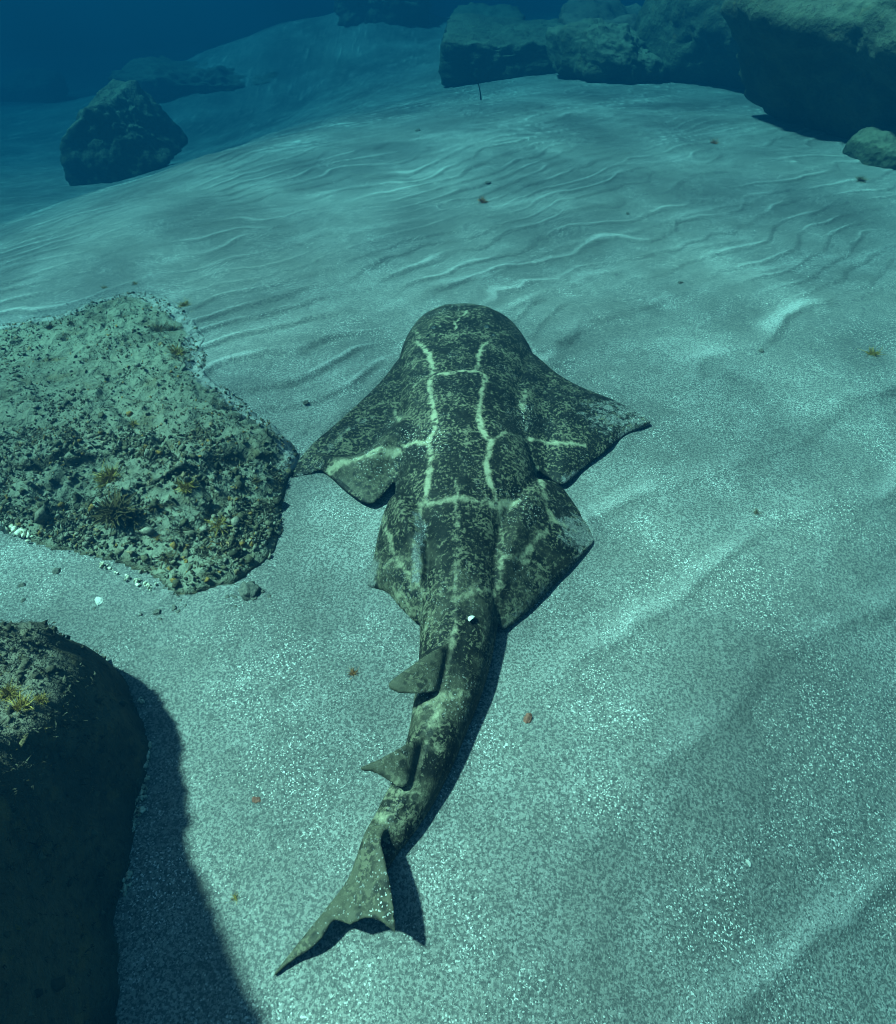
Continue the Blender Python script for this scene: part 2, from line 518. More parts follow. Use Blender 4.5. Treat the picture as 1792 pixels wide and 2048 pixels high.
def blades(name, P, L, tone, mat, parent, lean, per=6, seed=0):
    """shaggy turf: little sprays of tapered blades as one mesh"""
    r = np.random.default_rng(seed); n = len(P)
    d = r.normal(size=(n, per, 3)) * np.array([1, 1, 0.5]) + np.array([0, 0, 0.7]) + np.array(lean)
    d /= np.linalg.norm(d, axis=2)[..., None]
    sdv = np.cross(d, r.normal(size=(n, per, 3))); sdv /= np.linalg.norm(sdv, axis=2)[..., None] + 1e-9
    l = (L[:, None] * r.uniform(0.5, 1.3, (n, per)))[..., None]
    b0 = P[:, None, :] + r.normal(0, 0.25, (n, per, 3)) * L[:, None, None]
    w = l * 0.10
    V = np.stack([b0 - sdv * w, b0 + sdv * w, b0 + d * l * 0.6 + sdv * w * 0.9, b0 + d * l + np.array([0, 0, -0.25]) * l], 2)
    Fc = np.arange(n * per * 4).reshape(-1, 4)
    o = mesh_np(name, V.reshape(-1, 3), Fc, mat, parent, True, {'tone': np.repeat(tone, per * 4)})
    return tag(o, kind='stuff')


P, idx = scatter_on(SV, mk, 13000, 5)
S = RNG.gamma(2.0, 0.0007, 13000) + 0.0006
S *= 0.7 + 0.5 * side[idx]
turf = blobs('algae_turf', P, S, RNG.uniform(0, 1, 13000), M_CLUMP, slab, jitter=0.5)
tag(turf, kind='stuff')
P, idx = scatter_on(SV, mk * (0.15 + sstep(-0.1, 0.5, fbm(SV[:, 0] * 13, SV[:, 1] * 13, 8.0, 3))), 11000, 15)
blades('algae_fuzz', P, (RNG.gamma(3.0, 0.0011, 11000) + 0.0014) * (0.6 + 0.5 * side[idx]), RNG.uniform(0, 1, 11000), M_CLUMP, slab, (0.3, -0.1, 0), 6, 3)

mk = (NSD > 0.0) * (0.35 + sstep(-0.2, 0.4, fbm(NV[:, 0] * 10, NV[:, 1] * 10, 4.0, 3)))
P, idx = scatter_on(NV, mk, 6000, 6)
turf2 = blobs('algae_turf', P, RNG.gamma(2.0, 0.0007, 6000) + 0.0006, RNG.uniform(0, 0.97, 6000), M_CLUMPD, near_rock, jitter=0.5)
tag(turf2, kind='stuff')
P, idx = scatter_on(NV, mk, 24000, 16)
blades('algae_fuzz', P, RNG.gamma(3.0, 0.0009, 24000) + 0.0012, RNG.uniform(0, 0.97, 24000), M_CLUMPD, near_rock, (0.7, -0.3, -0.3), 6, 4)


# pale crust of coralline algae along the feet of both rocks
def mat_plain(name, a, b, scale=60, rough=0.8, spec=0.25):
    n = NT(name); co = n.co()
    c = n.mix(n.ramp(n.noise(co, scale, 4, 0.6), 0.35, 0.65), a, b)
    return n.done(c, rough, n.bump(n.noise(co, scale * 3, 3), 0.6, 0.004), spec)


M_CRUST = mat_plain('pale_crust', (0.62, 0.58, 0.45), (0.30, 0.28, 0.20), 70)


def crust(line, n, parent, amp, size, seed):
    r = np.random.default_rng(seed)
    L = [px(u, v) for u, v in line]
    P = []
    for i in range(n):
        t = r.uniform(0, len(L) - 1.001); k = int(t); q = L[k].lerp(L[k + 1], t - k)
        if pn(q.x * 14, q.y * 14, seed * 1.7) < -0.12: continue
        x, y = q.x + r.normal(0, amp), q.y + r.normal(0, amp)
        P.append((x, y, gz(x, y) + r.uniform(0, size * 1.6)))
    P = np.array(P)
    o = blobs('pale_crust', P, r.uniform(0.4, 1.0, len(P)) * size, r.uniform(0, 1, len(P)), M_CRUST, parent)
    tag(o, kind='stuff')


crust([(-60, 1030), (0, 1052), (50, 1072), (105, 1098), (150, 1112), (190, 1127)], 150, slab, 0.004, 0.006, 21)
crust([(190, 1128), (285, 1170), (330, 1183)], 45, slab, 0.003, 0.0035, 22)
crust([(282, 1390), (294, 1465), (284, 1540), (276, 1600), (252, 1750), (238, 1900), (233, 2050)], 260, near_rock, 0.003, 0.0032, 23)


# --- boulders behind: facets cut by planes, then weathered
def boulder(name, centre, size, planes, seed, mat, rough=0.05, sub=6, rot=0.0, fine=0.016, sharp=14):
    bm = bmesh.new()
    bmesh.ops.create_icosphere(bm, subdivisions=sub, radius=1)
    D = np.array([v.co[:] for v in bm.verts]); Fc = np.array([[v.index for v in f.verts] for f in bm.faces])
    bm.free()
    D /= np.linalg.norm(D, axis=1)[:, None]
    acc = 0
    for nrm, dist in planes:
        nn = np.array(nrm, float); nn /= np.linalg.norm(nn)
        acc = acc + np.maximum(D @ nn, 0.02) ** sharp / dist ** sharp
    R = acc ** (-1.0 / sharp)
    V = D * R[:, None]
    V = (V - V.min(0)) / (V.max(0) - V.min(0)) * 2 - 1
    V = V * np.array(size)
    c, s = math.cos(rot), math.sin(rot)
    V = V @ np.array([[c, s, 0], [-s, c, 0], [0, 0, 1]])
    q = V + np.array(centre) * 0.37 + seed
    k = rough * fbm(q[:, 0] * 2.2, q[:, 1] * 2.2, q[:, 2] * 2.2, 4, 0.55) + fine * fbm(q[:, 0] * 13, q[:, 1] * 13, q[:, 2] * 13, 4, 0.6)
    V = V + D * k[:, None]
    return mesh_np(name, V + np.array(centre), Fc, mat)


CUBE = [((1, 0, 0), 1), ((-1, 0, 0), 1), ((0, 1, 0), 1), ((0, -1, 0), 1), ((0, 0, 1), 1), ((0, 0, -1), 1)]


def floor_at(u, v):
    """where the pixel's ray meets the sea floor"""
    d = px(u, v, 0) - Vector((0, 0, CAM_H)); d.normalize()
    S_ = 0.3 * 1.006 ** np.arange(900)
    return Vector((0, 0, CAM_H)) + d * float(S_[np.argmax(CAM_H + d.z * S_ < ground(d.x * S_, d.y * S_))])


def stand(u0, u1, vtop, vfoot, depth, planes, seed, mat, label, cat='boulder', name='boulder', sink=0.12, fwd=0.0, **kw):
    """boulder on the sea floor; its foot, width and height read from the photograph"""
    f = floor_at((u0 + u1) / 2, vfoot)
    k = (CP * f.y + SP * (CAM_H - f.z)) / F_PX          # metres per pixel at that depth
    w = (u1 - u0) * k / 2
    top = px_at((u0 + u1) / 2, vtop, f.y + depth * 0.6)
    hgt = top.z - f.z
    c = (f.x * (1 + (depth - fwd * 0.5) / f.y), f.y + depth - fwd, f.z + hgt * (0.5 - sink / 2))
    b_ = boulder(name, c, (w, depth, hgt * (0.5 + sink / 2)), planes, seed, mat, **kw)
    0 and print('BOULDER', label[:30], [round(q, 2) for q in c], round(w * 2, 2), round(hgt, 2))
    return tag(b_, label, cat)


stand(172, 372, 198, 354, 0.30, [((-1, 0, 0.05), 0.97), ((-0.7, -0.1, 0.75), 0.89), ((0, 0, 1), 1.0), ((0.83, -0.12, 0.56), 0.60), ((0.5, 0, -0.85), 0.84), ((-0.1, 0, -1), 0.95), ((0.12, -0.95, 0.18), 0.85), ((0, 1, 0), 1)],
      1.0, M_FAR, 'lone cone-shaped boulder in the hollow behind the sand bank', sink=0.3, rough=0.035, fine=0.018, sharp=30)
stand(1350, 2330, -260, 298, 0.85, [((-0.75, -0.45, -0.5), 0.84), ((-0.6, -0.3, 0.75), 0.86), ((0.1, -0.95, 0.35), 0.86), ((0, -0.72, -0.7), 0.92), ((1, 0, 0), 1.05), ((0, 1, 0), 1), ((0, 0, 1), 1), ((0, 0, -1), 0.95)],
      2.0, M_FAR, 'huge greenish overhanging boulder with a dark undercut foot', fwd=1.0, rough=0.10, sub=7, rot=0.08, fine=0.014, sharp=12)
stand(1285, 1640, -110, 190, 0.5, CUBE + [((-0.8, -0.3, 0.5), 0.92), ((-0.6, -0.6, -0.5), 0.9)], 3.3, M_FAR, 'rounded boulder leaning on the flank of the huge overhanging boulder', rough=0.08, rot=0.3, fine=0.014, sharp=8)
stand(1700, 1960, 290, 334, 0.14, CUBE, 4.4, M_FAR, 'low silty rock in front of the huge overhanging boulder', 'rock', 'rock', rough=0.05, rot=0.2, fine=0.014, sharp=5)
stand(885, 1132, 66, 160, 0.45, CUBE, 5.1, M_FAR, 'square-edged dark block of rock beyond the crest of the sand', rough=0.045, rot=-0.05, fine=0.02, sharp=26)
stand(1120, 1285, 78, 168, 0.35, CUBE + [((0.2, -0.7, 0.7), 0.9)], 7.7, M_FAR, 'knobbly rock between the square-edged block and the huge boulder', rough=0.09, rot=0.5, fine=0.02, sharp=6)
stand(895, 1050, 34, 118, 0.5, CUBE, 6.2, M_FAR, 'pale hazy rock rising behind the square-edged block', rough=0.06, sub=5, fine=0.03, sharp=5)
stand(1110, 1300, 48, 130, 0.5, CUBE, 8.8, M_DARK, 'dark rock in the blue haze behind the knobbly rock', rough=0.14, sub=5, fine=0.03, sharp=7)
stand(250, 600, 148, 190, 0.4, CUBE, 9.1, M_DARK, 'long low reef behind the lone boulder', 'reef', 'reef', rough=0.10, rot=-0.1, fine=0.03, sharp=5)
stand(10, 125, 160, 205, 0.3, CUBE, 9.9, M_DARK, 'small dark patch of reef in the blue hollow', 'reef', 'reef', rough=0.10, fine=0.03, sharp=5)
stand(-700, 430, -60, 110, 1.0, CUBE, 10.4, M_DARK, 'long dark reef wall fading into the blue water', 'reef', 'reef', rough=0.3, rot=0.16, fine=0.05, sharp=6)
stand(690, 850, -60, 44, 0.8, CUBE, 11.4, M_DARK, 'upright dark reef block behind the pale sand rise', 'reef', 'reef', rough=0.2, fine=0.05, sharp=6)


# ------------------------------------------------------------------ the angelshark
def cr(P, t):
    """Catmull-Rom through list of Vectors at parameter t in [0, n-1]"""
    n = len(P); i = min(int(t), n - 2); f = t - i
    p1, p2 = P[i], P[i + 1]
    p0 = P[i - 1] if i > 0 else p1 * 2 - p2
    p3 = P[i + 2] if i + 2 < n else p2 * 2 - p1
    return 0.5 * ((2 * p1) + (-p0 + p2) * f + (2 * p0 - 5 * p1 + 4 * p2 - p3) * f * f + (-p0 + 3 * p1 - 3 * p2 + p3) * f ** 3)


def loft(pairs, sub, m, top, bot, camber=None):
    """pairs of (u,v,z) edges; top/bot(t,s): thickness above/below the mid surface; returns closed verts, quads"""
    L = [px(*p[0]) for p in pairs]; R = [px(*p[1]) for p in pairs]
    n = (len(pairs) - 1) * sub + 1
    vt, vb = [], []
    for i in range(n):
        k = min(i / sub, len(pairs) - 1 - 1e-9); t = k / (len(pairs) - 1)
        a = cr(L, k); b_ = cr(R, k)
        for j in range(m):
            th = math.pi * j / (m - 1); s = -math.cos(th)
            p = a.lerp(b_, (s + 1) / 2)
            if camber: p = p + Vector((0, 0, camber(t, s)))
            vt.append(p + Vector((0, 0, top(t, s))))
            vb.append(p - Vector((0, 0, bot(t, s))))
    V = [tuple(v) for v in vt] + [tuple(v) for v in vb]
    o = n * m; Fq = []
    for i in range(n - 1):
        for j in range(m - 1):
            q = i * m + j
            Fq.append((q, q + 1, q + m + 1, q + m)); Fq.append((o + q, o + q + m, o + q + m + 1, o + q + 1))
    for i in range(n - 1):
        q = i * m; Fq.append((q, q + m, o + q + m, o + q))
        q = i * m + m - 1; Fq.append((q, o + q, o + q + m, q + m))
    for j in range(m - 1):
        q = j; Fq.append((q, o + q, o + q + 1, q + 1))
        q = (n - 1) * m + j; Fq.append((q, q + 1, o + q + 1, o + q))
    return V, Fq


def lerp_tab(tab, t):
    return float(np.interp(t, [a for a, _ in tab], [b for _, b in tab]))


def smooth_tab(tab):
    xs = np.array([a for a, _ in tab]); ys = np.array([b for _, b in tab])
    T = np.linspace(0, 1, 201); Y = np.interp(T, xs, ys)
    k = np.hanning(15); k /= k.sum()
    Y = np.convolve(np.pad(Y, 7, mode='edge'), k, 'valid')
    return lambda t: float(np.interp(t, T, Y))


e = 0.016
BODY = [((886, 616), (968, 616)), ((846, 632), (1018, 640)), ((819, 662), (1047, 672)), ((801, 704), (1066, 712)), ((794, 755), (1068, 765)),
        ((795, 815), (1056, 815)), ((798, 880), (1056, 875)), ((796, 935), (1070, 930)), ((790, 985), (1078, 985)), ((802, 1035), (1050, 1035)),
        ((826, 1085), (1018, 1085)), ((836, 1135), (1008, 1135)), ((838, 1185), (1003, 1185)), ((839, 1240), (998, 1235)), ((838, 1300), (985, 1310)),
        ((829, 1385), (964, 1385)), ((815, 1470), (934, 1460)), ((790, 1548), (900, 1540)), ((762, 1602), (864, 1608)), ((740, 1650), (828, 1662)), ((722, 1692), (796, 1702)), ((716, 1722), (776, 1735))]
nb = len(BODY) - 1
hb = smooth_tab([(0 / nb, 0.030), (1 / nb, 0.052), (2.0 / nb, 0.066), (4 / nb, 0.080), (6 / nb, 0.088), (8 / nb, 0.086), (10 / nb, 0.080), (12 / nb, 0.068), (14 / nb, 0.056), (16 / nb, 0.046), (18 / nb, 0.036), (1, 0.024)])
wide = smooth_tab([(0, 2.4), (8 / nb, 2.6), (12 / nb, 2.8), (1, 2.2)])
body_pairs = [((a[0], a[1], e), (b_[0], b_[1], e)) for a, b_ in BODY]


def body_top(t, s):
    dome = (1 - abs(s) ** wide(t)) ** 0.62
    ridge_ = 0.0022 * math.exp(-(s / 0.10) ** 2) * (0.2 + 0.8 * min(1, t * 2))          # raised midline
    brow = 0.008 * math.exp(-((abs(s) - 0.42) / 0.16) ** 2) * math.exp(-((t - 0.075) / 0.035) ** 2)
    return (hb(t) - e) * dome + ridge_ * dome + brow


parts = []
parts.append(loft(body_pairs, 5, 33, body_top, lambda t, s: 0.02 * (1 - abs(s) ** 2) ** 0.5))

fin_th = lambda a, b_: (lambda t, s: (a + (b_ - a) * t) * (1 - abs(s) ** 3) ** 0.7 + 0.0012)
# left pectoral: front part pressed to the sand, rear lobe lifted
PECL = [((860, 676, .030), (850, 930, .04)), ((806, 706, .028), (822, 945, .032)), ((764, 757, .024), (788, 962, .022)), ((716, 804, .020), (742, 1004, .014)),
        ((670, 846, .016), (690, 978, .014)), ((628, 882, .012), (646, 940, .014)), ((598, 916, .008), (618, 945, .010)), ((577, 951, .004), (582, 957, .004))]
parts.append(loft(PECL, 8, 25, fin_th(0.012, 0.004), fin_th(0.010, 0.004),
                  lambda t, s: (0.026 * math.exp(-((s - 0.45) / 0.24) ** 2) - 0.007 * math.exp(-((s + 0.1) / 0.3) ** 2)) * math.sin(math.pi * min(1, t * 1.15 + 0.1)) ** 0.8))
# right pectoral
PECR = [((1010, 680, .030), (1030, 900, .045)), ((1064, 703, .030), (1068, 930, .030)), ((1112, 742, .025), (1095, 950, .016)), ((1154, 767, .020), (1126, 966, 0.013)),
        ((1192, 783, .015), (1165, 935, 0.012)), ((1230, 798, 0.018), (1205, 905, 0.011)), ((1266, 817, 0.015), (1250, 868, 0.011)), ((1302, 842, 0.011), (1299, 845, 0.011))]
parts.append(loft(PECR, 8, 25, fin_th(0.012, 0.004), fin_th(0.010, 0.005),
                  lambda t, s: 0.012 * (1 - s * s) * math.sin(math.pi * min(1, t + 0.15)) - 0.010 * math.exp(-((t - 0.22) / 0.08) ** 2) * (1 - s * s)))
# left pelvic
PELL = [((838, 968, .020), (885, 1110, .020)), ((790, 985, .036), (855, 1165, .042)), ((768, 1020, .022), (842, 1215, .024)), ((756, 1065, .014), (834, 1243, .012)),
        ((747, 1110, .010), (800, 1212, .010)), ((740, 1145, .007), (772, 1180, .008)), ((734, 1166, .005), (740, 1170, .005))]
parts.append(loft(PELL, 7, 21, fin_th(0.010, 0.004), fin_th(0.012, 0.005), lambda t, s: 0.026 * (1 - s * s) * math.sin(math.pi * min(1, t * 0.9 + 0.2)) ** 1.2))
# right pelvic
PELR = [((1020, 960, .020), (960, 1110, .020)), ((1078, 955, .036), (985, 1180, .042)), ((1118, 966, .022), (1000, 1235, .022)), ((1150, 1005, .013), (1006, 1258, .012)),
        ((1172, 1040, .009), (1050, 1225, .009)), ((1186, 1064, .006), (1110, 1165, .007)), ((1190, 1078, .005), (1184, 1088, .005))]
parts.append(loft(PELR, 7, 21, fin_th(0.010, 0.004), fin_th(0.012, 0.005), lambda t, s: 0.020 * (1 - s * s) * math.sin(math.pi * min(1, t * 0.9 + 0.2)) ** 1.2))
thin = fin_th(0.0032, 0.0022)
D1 = [((906, 1277, .050), (886, 1366, .044)), ((882, 1289, .064), (872, 1379, .054)), ((852, 1306, .069), (852, 1383, .059)), ((818, 1331, .070), (825, 1384, .062)), ((790, 1351, .068), (797, 1382, .063)), ((775, 1365, .064), (778, 1373, .063))]
parts.append(loft(D1, 8, 15, thin, thin))
D2 = [((850, 1467, .042), (828, 1556, .036)), ((826, 1477, .055), (815, 1569, .044)), ((800, 1491, .059), (798, 1572, .048)), ((768, 1509, .060), (773, 1556, .052)), ((742, 1522, .058), (748, 1542, .054)), ((719, 1532, .055), (722, 1537, .055))]
parts.append(loft(D2, 8, 15, thin, thin))
CAU = [((752, 1622, .018), (798, 1630, .018)), ((728, 1664, .030), (764, 1672, .042)), ((714, 1703, .028), (772, 1722, .046)), ((698, 1748, .025), (784, 1785, .048)), ((683, 1772, .023), (791, 1862, .046)), ((672, 1787, .022), (768, 1842, .043)),
       ((663, 1798, .022), (731, 1834, .038)), ((652, 1812, .019), (700, 1847, .032)), ((640, 1828, .018), (668, 1838, .028)), ((622, 1850, .015), (648, 1868, .022)), ((601, 1876, .012), (622, 1895, .018)), ((572, 1913, .008), (585, 1919, .011)), ((543, 1950, .005), (546, 1952, .006))]
parts.append(loft(CAU, 8, 19, thin, thin))

fin_pts = [q for prt in parts[-3:] for q in prt[0]]
allv, allf = [], []
for V, Fq in parts:
    o_ = len(allv); allv += V; allf += [tuple(i + o_ for i in f) for f in Fq]
tmp_me = bpy.data.meshes.new('shark_raw')
tmp_me.from_pydata(allv, [], allf)
bm = bmesh.new(); bm.from_mesh(tmp_me)
bmesh.ops.remove_doubles(bm, verts=bm.verts, dist=1e-5)
bmesh.ops.recalc_face_normals(bm, faces=bm.faces)
bm.to_mesh(tmp_me); bm.free()
tmp = bpy.data.objects.new('shark_raw', tmp_me); COL.objects.link(tmp)
md = tmp.modifiers.new('r', 'REMESH'); md.mode = 'VOXEL'; md.voxel_size = 0.0022; md.use_smooth_shade = True
ms = tmp.modifiers.new('s', 'SMOOTH'); ms.factor = 0.5; ms.iterations = 4
dg = bpy.context.evaluated_depsgraph_get()
shark_me = bpy.data.meshes.new_from_object(tmp.evaluated_get(dg))
bpy.data.objects.remove(tmp)
shark_me.name = 'body'
nv = len(shark_me.vertices)
CO = np.empty(nv * 3, np.float32); shark_me.vertices.foreach_get('co', CO); CO = CO.reshape(-1, 3).astype(float)
0 and print('SHARK verts', nv, 'z', CO[:, 2].min(), CO[:, 2].max())
bvh = BVHTree.FromObject(bpy.data.objects.new('x', shark_me), dg) if False else BVHTree.FromPolygons([tuple(v) for v in CO], [tuple(p.vertices) for p in shark_me.polygons])
CAMP = Vector((0, 0, CAM_H))


def hit(u, v):
    d = (px(u, v, 0) - CAMP).normalized()
    r = bvh.ray_cast(CAMP, d)
    return r[0] if r[0] is not None else px(u, v, 0.03)


def line_mask(lines):
    m = np.zeros(nv)
    wx_ = 0.004 * pn(CO[:, 0] * 38, CO[:, 1] * 38, 5.1); wy_ = 0.004 * pn(CO[:, 0] * 38, CO[:, 1] * 38, 8.1)
    amp_ = 0.85 + 0.35 * pn(CO[:, 0] * 22, CO[:, 1] * 22, 2.7)
    wob = 0.0035 * pn(CO[:, 0] * 60, CO[:, 1] * 60, 1.1)
    for pts, w, k in lines:
        P = [hit(u, v) for u, v in pts]
        Q = []
        for i in range(len(P) - 1):
            for j in range(5): Q.append(cr(P, i + j / 5))
        Q.append(P[-1])
        d = seg_dist(CO[:, 0] + wx_, CO[:, 1] + wy_, np.array([[q.x, q.y] for q in Q])) + wob
        m = np.maximum(m, k * amp_ * np.exp(-(np.maximum(d, 0) / (w * 0.95)) ** 2))
    return m


LINES = [
    ([(800, 880), (770, 870), (742, 862)], .006, .35), ([(868, 742), (850, 752), (826, 770), (800, 800)], .006, .4), ([(968, 750), (1000, 770), (1030, 775)], .006, .35),
    ([(1012, 860), (1035, 868), (1060, 875)], .006, .55), ([(820, 660), (838, 668), (850, 690)], .005, .4), ([(1010, 660), (990, 672), (975, 680)], .005, .4),
    ([(1000, 690), (1020, 715), (1055, 735)], .006, .4), ([(852, 985), (843, 1010), (835, 1030)], .006, .6), ([(983, 970), (992, 1000)], .006, .6), ([(1003, 1140), (1000, 1180)], .006, .5),
    ([(832, 1165), (842, 1200), (845, 1235)], .006, .4), ([(1090, 770), (1130, 790), (1180, 800)], .005, .35), ([(700, 850), (672, 880)], .004, .6), ([(685, 870), (665, 895)], .004, .5),
    ([(872, 838), (862, 790), (858, 765), (870, 748), (905, 741), (945, 738), (966, 745), (968, 765), (962, 800), (958, 835), (968, 862), (985, 878)], .0062, 1.0),
    ([(872, 838), (865, 862), (857, 882), (860, 910), (856, 950), (852, 985)], .0062, .95),
    ([(857, 886), (830, 882), (800, 880)], .006, .8),
    ([(985, 878), (1000, 868), (1012, 860)], .0055, .7), ([(985, 878), (975, 895), (977, 930), (983, 970)], .006, .85),
    ([(840, 1005), (870, 1002), (905, 995), (950, 998), (990, 1005), (1030, 1000)], .0085, .85),
    ([(915, 952), (913, 1000), (912, 1060), (912, 1130), (910, 1200), (907, 1260)], .0045, .55),
    ([(833, 1030), (838, 1060), (832, 1095), (835, 1130), (832, 1165)], .0075, .75),
    ([(1000, 1015), (1003, 1050), (1002, 1100), (1003, 1140)], .0055, .6),
    ([(845, 1180), (880, 1185), (920, 1188), (985, 1180)], .008, .6),
    ([(835, 680), (855, 700), (862, 720), (868, 742)], .0065, .9), ([(975, 680), (960, 700), (958, 720), (953, 738)], .0065, .8),
    ([(862, 710), (838, 720), (822, 738)], .005, .5),
    ([(858, 650), (868, 643), (880, 650)], .0035, .6), ([(962, 648), (974, 641), (986, 649)], .0035, .6),
    ([(912, 655), (908, 640), (895, 628), (878, 630)], .0035, .7), ([(910, 640), (925, 628), (940, 615)], .0035, .7),
    ([(790, 818), (798, 840)], .005, .7), ([(1052, 778), (1046, 800), (1045, 815)], .006, .75),
    ([(660, 935), (690, 920), (730, 908), (775, 902), (797, 900)], .0105, .95),
    ([(1060, 875), (1090, 880), (1130, 884), (1170, 886)], .0065, .8),
    ([(1073, 930), (1085, 970), (1095, 1010), (1105, 1035)], .007, .7), ([(1105, 1035), (1130, 1045), (1160, 1062)], .008, .7),
    ([(1040, 1115), (1055, 1095), (1075, 1075), (1095, 1060)], .006, .7), ([(1005, 1110), (1030, 1110), (1055, 1115)], .007, .6),
    ([(765, 1030), (775, 1070), (790, 1110), (812, 1140), (825, 1175)], .006, .6), ([(790, 1110), (770, 1130), (755, 1150)], .006, .5),
    ([(770, 800), (740, 815), (715, 835)], .006, .5),
    ([(830, 1420), (870, 1395), (930, 1380)], .012, .55), ([(870, 1395), (880, 1425), (870, 1450)], .010, .5),
    ([(850, 1480), (880, 1490)], .010, .4), ([(780, 1580), (830, 1580)], .012, .6), ([(760, 1630), (800, 1640)], .012, .5),
    ([(905, 1262), (900, 1290)], .006, .4), ([(860, 1215), (850, 1260)], .008, .35), ([(960, 1290), (975, 1240)], .006, .35),
    ([(1010, 1235), (1050, 1205), (1090, 1160)], .010, .45), ([(815, 1215), (790, 1185)], .010, .5),
]
mark = line_mask(LINES)
# dusting of sand: right fin tip, fin margins, folds
pr = px(1245, 840, .01)
dust = 0.62 * np.clip(1.3 - np.hypot(CO[:, 0] - pr.x, (CO[:, 1] - pr.y) * 1.3) / 0.13, 0, 1)
pr = px(1165, 1070, .01)
dust = np.maximum(dust, np.clip(1.0 - np.hypot(CO[:, 0] - pr.x, CO[:, 1] - pr.y) / 0.07, 0, 1))
for pts, w, k in (([(835, 1025), (842, 1060), (834, 1100), (832, 1150)], .010, .8), ([(1050, 790), (1056, 830), (1052, 860)], .006, .5), ([(640, 935), (600, 945)], .012, .5), ([(780, 820), (700, 850), (650, 900)], .016, .45),
                  ([(735, 1160), (745, 1110)], .012, .8), ([(1130, 960), (1210, 905), (1260, 870)], .016, .7), ([(1010, 1250), (1100, 1175), (1180, 1090)], .010, .45)):
    Q = np.array([[h.x, h.y] for h in (hit(u, v) for u, v in pts)])
    dust = np.maximum(dust, k * np.exp(-(seg_dist(CO[:, 0], CO[:, 1], Q) / w) ** 2))
dust = np.maximum(dust, 0.55 * sstep(0.010, 0.003, CO[:, 2]))
tail = sstep(0.86, 0.55, CO[:, 1])
kd = KDTree(len(fin_pts))
for i_, q in enumerate(fin_pts): kd.insert(q, i_)
kd.balance()
finp = np.zeros(nv)
for i_ in np.nonzero(CO[:, 1] < 0.75)[0]:
    finp[i_] = 1.0 if kd.find(CO[i_])[2] < 0.0055 else 0.0
lobe = np.array([[h.x, h.y] for h in (px(u, v, .018) for u, v in ((652, 938), (700, 916), (797, 900), (790, 955), (742, 1004)))])
finp = np.maximum(finp, 0.85 * inside(CO[:, 0], CO[:, 1], lobe))
# the animal settles a little into the sand
bury = 0.004
for an, arr in (('mark', mark), ('dust', dust), ('tail', tail), ('fin', finp)):
    a = shark_me.attributes.new(an, 'FLOAT', 'POINT'); a.data.foreach_set('value', arr.astype(np.float32))


def mat_shark():
    n = NT('shark_skin'); co = n.co()
    warp = n.n('ShaderNodeTexNoise', Vector=co, Scale=40.0, Detail=2.0).outputs[1]
    cw = n.n('ShaderNodeMix', {'data_type': 'VECTOR'}, i0=0.012, i4=co, i5=warp).outputs[1]
    big = n.noise(cw, 21, 3, 0.6)
    sp = n.voro(cw, 80)
    mot = n.noise(cw, 185, 3, 0.65)
    fine = n.noise(co, 290, 2, 0.7); fv = n.voro(co, 300)
    tail = n.attr('tail')
    th = n.math('ADD', mot, n.math('MULTIPLY', n.math('SUBTRACT', big, 0.5), 0.55))
    th = n.math('ADD', th, n.math('MULTIPLY', n.math('SUBTRACT', fine, 0.5), 0.35))
    c = n.mix(n.ramp(th, 0.49, 0.66), (0.0042, 0.0042, 0.003), (0.110, 0.099, 0.063))
    c = n.mix(n.math('MULTIPLY', tail, n.ramp(n.noise(cw, 15, 3), 0.44, 0.62, 0.0, 0.6)), c, (0.060, 0.054, 0.035))
    c = n.mix(n.math('MULTIPLY', n.attr('fin'), n.ramp(n.noise(cw, 60, 4, 0.65), 0.38, 0.6, 0.35, 0.85)), c, (0.062, 0.056, 0.037))
    mk = n.math('ADD', n.attr('mark'), n.math('MULTIPLY', n.math('SUBTRACT', n.noise(cw, 105, 4, 0.75), 0.5), 1.7))
    c = n.mix(n.ramp(mk, 0.14, 0.95, 0, 0.9), c, (0.27, 0.248, 0.16))
    spots = n.math('MULTIPLY', n.ramp(sp, 0.46, 0.22, 0, 0.85), n.ramp(n.noise(co, 26, 2), 0.42, 0.56, 0.0, 1.0))
    c = n.mix(spots, c, (0.009, 0.009, 0.007))
    c = n.mix(n.ramp(fv, 0.14, 0.05, 0, 0.4), c, (0.24, 0.22, 0.17))
    d = n.math('ADD', n.attr('dust'), n.math('MULTIPLY', n.math('SUBTRACT', n.noise(co, 80, 5, 0.8), 0.5), 2.2))
    sc, g1, g2, mid = sand_colour(n, co)
    d = n.ramp(d, 0.42, 0.72, 0, 0.92)
    # a thin scatter of grains all over
    d = n.math('MAXIMUM', d, n.math('MULTIPLY', n.ramp(g1, 0.93, 0.97), n.ramp(n.noise(co, 11, 3), 0.45, 0.65, 0.0, 0.7)))
    c = n.mix(d, c, sc)
    nm = n.bump(fine, 0.55, 0.002)
    nm = n.bump(sp, 0.25, 0.002, nm)
    return n.done(c, n.ramp(d, 0, 1, 0.68, 0.85), nm, 0.14)


